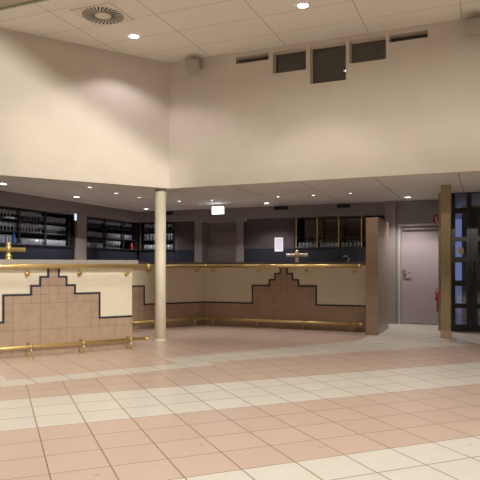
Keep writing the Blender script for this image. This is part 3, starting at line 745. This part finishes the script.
# lit exit sign hanging from the low ceiling
Ye = 12.9; xe = (218.3 - 240) / 590 * Ye
zt, zb_ = EYE + (266 - 206.2) / 590 * Ye, EYE + (266 - 214.4) / 590 * Ye
ex = empty('exit_sign', frame((xe, Ye, 0), RA), 'bright white lit exit sign hanging under the low ceiling before the recessed door', 'sign')
w = 12.6 / 590 * Ye / 2 / math.cos(R(RA))
MB().bbox(-w, w, -0.018, 0.03, zb_, zt, 0.006).build('sign_housing', M['white'], ex)
MB().box(-w+0.010, w-0.010, -0.022, -0.0185, zb_+0.010, zt-0.010).build('sign_face', M['exit'], ex)
MB().tube([(-w*0.6, 0.005, zt-0.002), (-w*0.6, 0.005, ZL)], 0.006, 8).tube([(w*0.6, 0.005, zt-0.002), (w*0.6, 0.005, ZL)], 0.006, 8).build('hanger_rods', M['white'], ex)

# fire equipment beside the right door
uu = px2u(BC, RA, 433.3); zb_ = px2z(BC, RA, uu, 224.9); sz = 0.205
fsn = empty('fire_sign', FBk @ Matrix.Translation((uu, -0.002, zb_)), 'square red fire extinguisher sign above the right end of the grey door', 'sign')
MB().bbox(0, sz, -0.012, 0.0, 0.0, sz, 0.003).build('plate', M['red'], fsn)
pg = MB()
pg.prism_xz([(0.10, 0.03), (0.155, 0.03), (0.155, 0.115), (0.14, 0.135), (0.115, 0.135), (0.10, 0.115)], -0.0145, -0.012)
pg.box(0.120, 0.135, -0.0145, -0.012, 0.135, 0.155); pg.prism_xz([(0.095, 0.155), (0.15, 0.155), (0.165, 0.172), (0.095, 0.165)], -0.0145, -0.012)
pg.prism_xz([(0.03, 0.165), (0.055, 0.165), (0.085, 0.05), (0.085, 0.03), (0.06, 0.03)], -0.0145, -0.012)
pg.build('pictogram', M['sign_white'], fsn)
ye = 11.55; xe = (440.5 - 240) / 590 * ye
exg = empty('fire_extinguisher', frame((xe, ye, 0), RA), 'red fire extinguisher on the nook wall, half hidden by the rough pillar', 'fire extinguisher')
MB().lathe([(0.060, 0.30), (0.075, 0.315), (0.075, 0.66), (0.05, 0.71), (0.022, 0.725), (0.022, 0.745)], (0,0,0), 20).build('cylinder', M['red'], exg)
MB().bbox(-0.02, 0.02, -0.03, 0.03, 0.7455, 0.775, 0.004).box(-0.012, 0.012, -0.11, -0.028, 0.77, 0.782).build('valve', M['black_rubber'], exg)
MB().tube([(-0.018, -0.01, 0.755), (-0.07, -0.02, 0.75), (-0.088, -0.03, 0.70), (-0.086, -0.035, 0.63)], 0.010, 8).tube([(-0.086, -0.035, 0.63), (-0.084, -0.035, 0.53)], [0.011, 0.017], 8).build('hose', M['red'], exg)
MB().box(0.066, 0.084, -0.02, 0.02, 0.5, 0.56).build('wall_hook', M['black_rubber'], exg)

# ------------------------------------------------------------------ ceiling fittings
def downlight(px, py, z, r, label, group, power, size, m='lamp', color=WARM, blend=0.5):
    p = ceil_pt(px, py, z) if py is not None else px
    d = empty('downlight', Matrix.Translation(p), label, 'ceiling light', group)
    MB().lathe([(r*0.78, -0.002), (r*0.82, -0.012), (r*1.0, -0.010), (r*1.08, -0.001)], (0,0,0), 24, cap=False).build('trim_ring', M['white'], d)
    MB().lathe([(r*0.80, -0.001), (r*0.80, -0.006)], (0,0,0), 24).build('lens', M[m], d)
    if power:
        s = spot('beam', (0, 0, -0.02), (0, 0, -1), power, size, blend, color, 0.04, d)
    return d
downlight(134, 36, ZH, 0.085, 'high ceiling downlight between the round air diffuser and the left wall corner', None, 36, 128, 'lamp', COOL, 0.35)
downlight(303, 5, ZH, 0.085, 'high ceiling downlight above the stepped row of windows', None, 50, 100, 'lamp', WARM, 0.4)
LOWP = 105
for px, py, lab in ((3, 183.7, 'large downlight in the low ceiling at the left picture edge'), (76.7, 196.7, 'large downlight in the low ceiling above the taupe wall pier'),
                    (146, 208.7, 'large downlight in the low ceiling just left of the round column'), (266.5, 203, 'large downlight in the low ceiling above the dark plum panel'),
                    (407.8, 197, 'large downlight in the low ceiling before the grey door')):
    downlight(px, py, ZL, 0.072, lab, None, LOWP, 115, 'lamp', (1.0, 0.93, 0.90), 0.6)
for px, py, lab in ((90, 187, 'small downlight in the low ceiling, leftmost of the small ones'), (116, 193, 'small downlight in the low ceiling, second of the small ones from left'),
                    (139.5, 197.3, 'small downlight in the low ceiling, third of the small ones, left of the column'), (179, 201, 'small downlight in the low ceiling, first one right of the round column'),
                    (211.7, 200, 'small downlight in the low ceiling just above the lit exit sign'), (278.3, 196.5, 'small downlight in the low ceiling near the large one over the dark panel'),
                    (313.5, 195, 'small downlight in the low ceiling over the mirrored unit, left one'), (350.4, 193, 'small downlight in the low ceiling over the mirrored unit, right one')):
    downlight(px, py, ZL, 0.044, lab, None, LOWP * 0.35, 95, 'lamp_small', (1.0, 0.93, 0.90), 0.6)

# swirl air diffuser
p = ceil_pt(103, 15, ZH)
dv = empty('air_diffuser', Matrix.Translation((p.x, p.y, ZH - 0.001)) @ Matrix.Rotation(R(RA), 4, 'Z'), 'square ceiling air diffuser with a round swirl of dark slots', 'air diffuser')
MB().bbox(-0.295, 0.295, -0.285, 0.285, -0.010, 0.0, 0.003).build('face_plate', M['diffuser'], dv)
sl = MB(); n = 30
for k in range(n):
    t = 2*math.pi*k/n; tw = 0.30
    r0, r1 = 0.105, 0.262; w0, w1 = 0.0065, 0.0125
    def pp(r, t2, off): return (r*math.cos(t2) - off*math.sin(t2), r*math.sin(t2) + off*math.cos(t2))
    q = [pp(r0, t, -w0), pp(r1, t+tw, -w1), pp(r1, t+tw, w1), pp(r0, t, w0)]
    sl.prism(q, -0.0125, -0.0100)
sl.build('swirl_slots', M['slot'], dv)
MB().lathe([(0.002, -0.016), (0.09, -0.014), (0.098, -0.010)], (0,0,0), 28).build('hub', M['diffuser'], dv)

# framed panel at the upper left corner
a = ceil_pt(0, 8.5, ZH); 
lp = empty('ceiling_hatch', frame((a.x, a.y, ZH), RA), 'grey ceiling panel with greenish metal rim at the upper left picture corner', 'ceiling panel')
MB().box(-0.9, 0.9, -0.60, -0.57, -0.03, 0).box(-0.9, 0.9, -0.03, 0.0, -0.03, 0).box(-0.9, -0.87, -0.57, -0.03, -0.03, 0).box(0.87, 0.9, -0.57, -0.03, -0.03, 0).build('rim', M['alu'], lp)
MB().box(-0.869, 0.869, -0.569, -0.031, -0.012, 0).build('panel', M['ceil_panel'], lp)

# loudspeakers under the high ceiling
def speaker(u, z, w, h_, label):
    s = empty('loudspeaker', FR @ Matrix.Translation((u, 0, z)), label, 'loudspeaker')
    MB().bbox(-0.03, 0.03, -0.06, -0.001, -0.03, 0.03, 0.004).build('bracket', M['speaker'], s)
    t = Matrix.Translation((0, -0.06, 0)) @ Matrix.Rotation(R(12), 4, 'X')
    b = MB().bbox(-w/2, w/2, -0.15, -0.004, -h_/2, h_/2, 0.015, 3).build('cabinet', M['speaker'], s, t)
    MB().bbox(-w/2+0.015, w/2-0.015, -0.156, -0.1505, -h_/2+0.015, h_/2-0.015, 0.002).build('grille', M['speaker_grille'], b)
    return s
speaker(0.50, 4.295, 0.20, 0.165, 'grey loudspeaker on the right wall near the wall corner')
speaker(4.50, 4.265, 0.23, 0.185, 'grey loudspeaker high on the wall at the right picture edge')

# bodies of the added wall spotlights, with blocking plates that shape the light edges
for S, ax, rims, label in ADDED_SPOTS:
    rot = ax.to_track_quat('-Y', 'Z').to_matrix().to_4x4()
    t = empty('added_spotlight', Matrix.Translation(S) @ rot, label, 'spotlight')
    MB().lathe([(0.055, 0.03), (0.06, 0.04), (0.06, 0.20), (0.03, 0.23)], (0, 0, 0), 20, 'y').build('added_lamp_head', M['white'], t)
    up = (Matrix.Translation(S) @ rot).inverted() @ Vector((S.x, S.y, ZH))
    MB().tube([(0, 0.12, 0.05), (up.x, up.y, up.z)], 0.012, 10).build('stem', M['white'], t)
    for p, q, sgn in rims:
        d1, d2 = (Vector(p) - S).normalized(), (Vector(q) - S).normalized()
        x = (d2 - d1).normalized(); n = d1.cross(d2).normalized()
        if (n.x if sgn == 2 else n.z * sgn) < 0: n = -n
        c = (d1 + d2).normalized() * 0.30; v = MB(); v.box(-0.24, 0.24, -0.002, 0.002, 0.0, 0.22)
        Y = n.cross(x)
        m4 = Matrix(((x.x, Y.x, n.x, S.x + c.x), (x.y, Y.y, n.y, S.y + c.y), (x.z, Y.z, n.z, S.z + c.z), (0, 0, 0, 1)))
        v.build('beam_cut_plate', M['black_frame'], t, t.matrix_world.inverted() @ m4 if False else (Matrix.Translation(S) @ rot).inverted() @ m4)
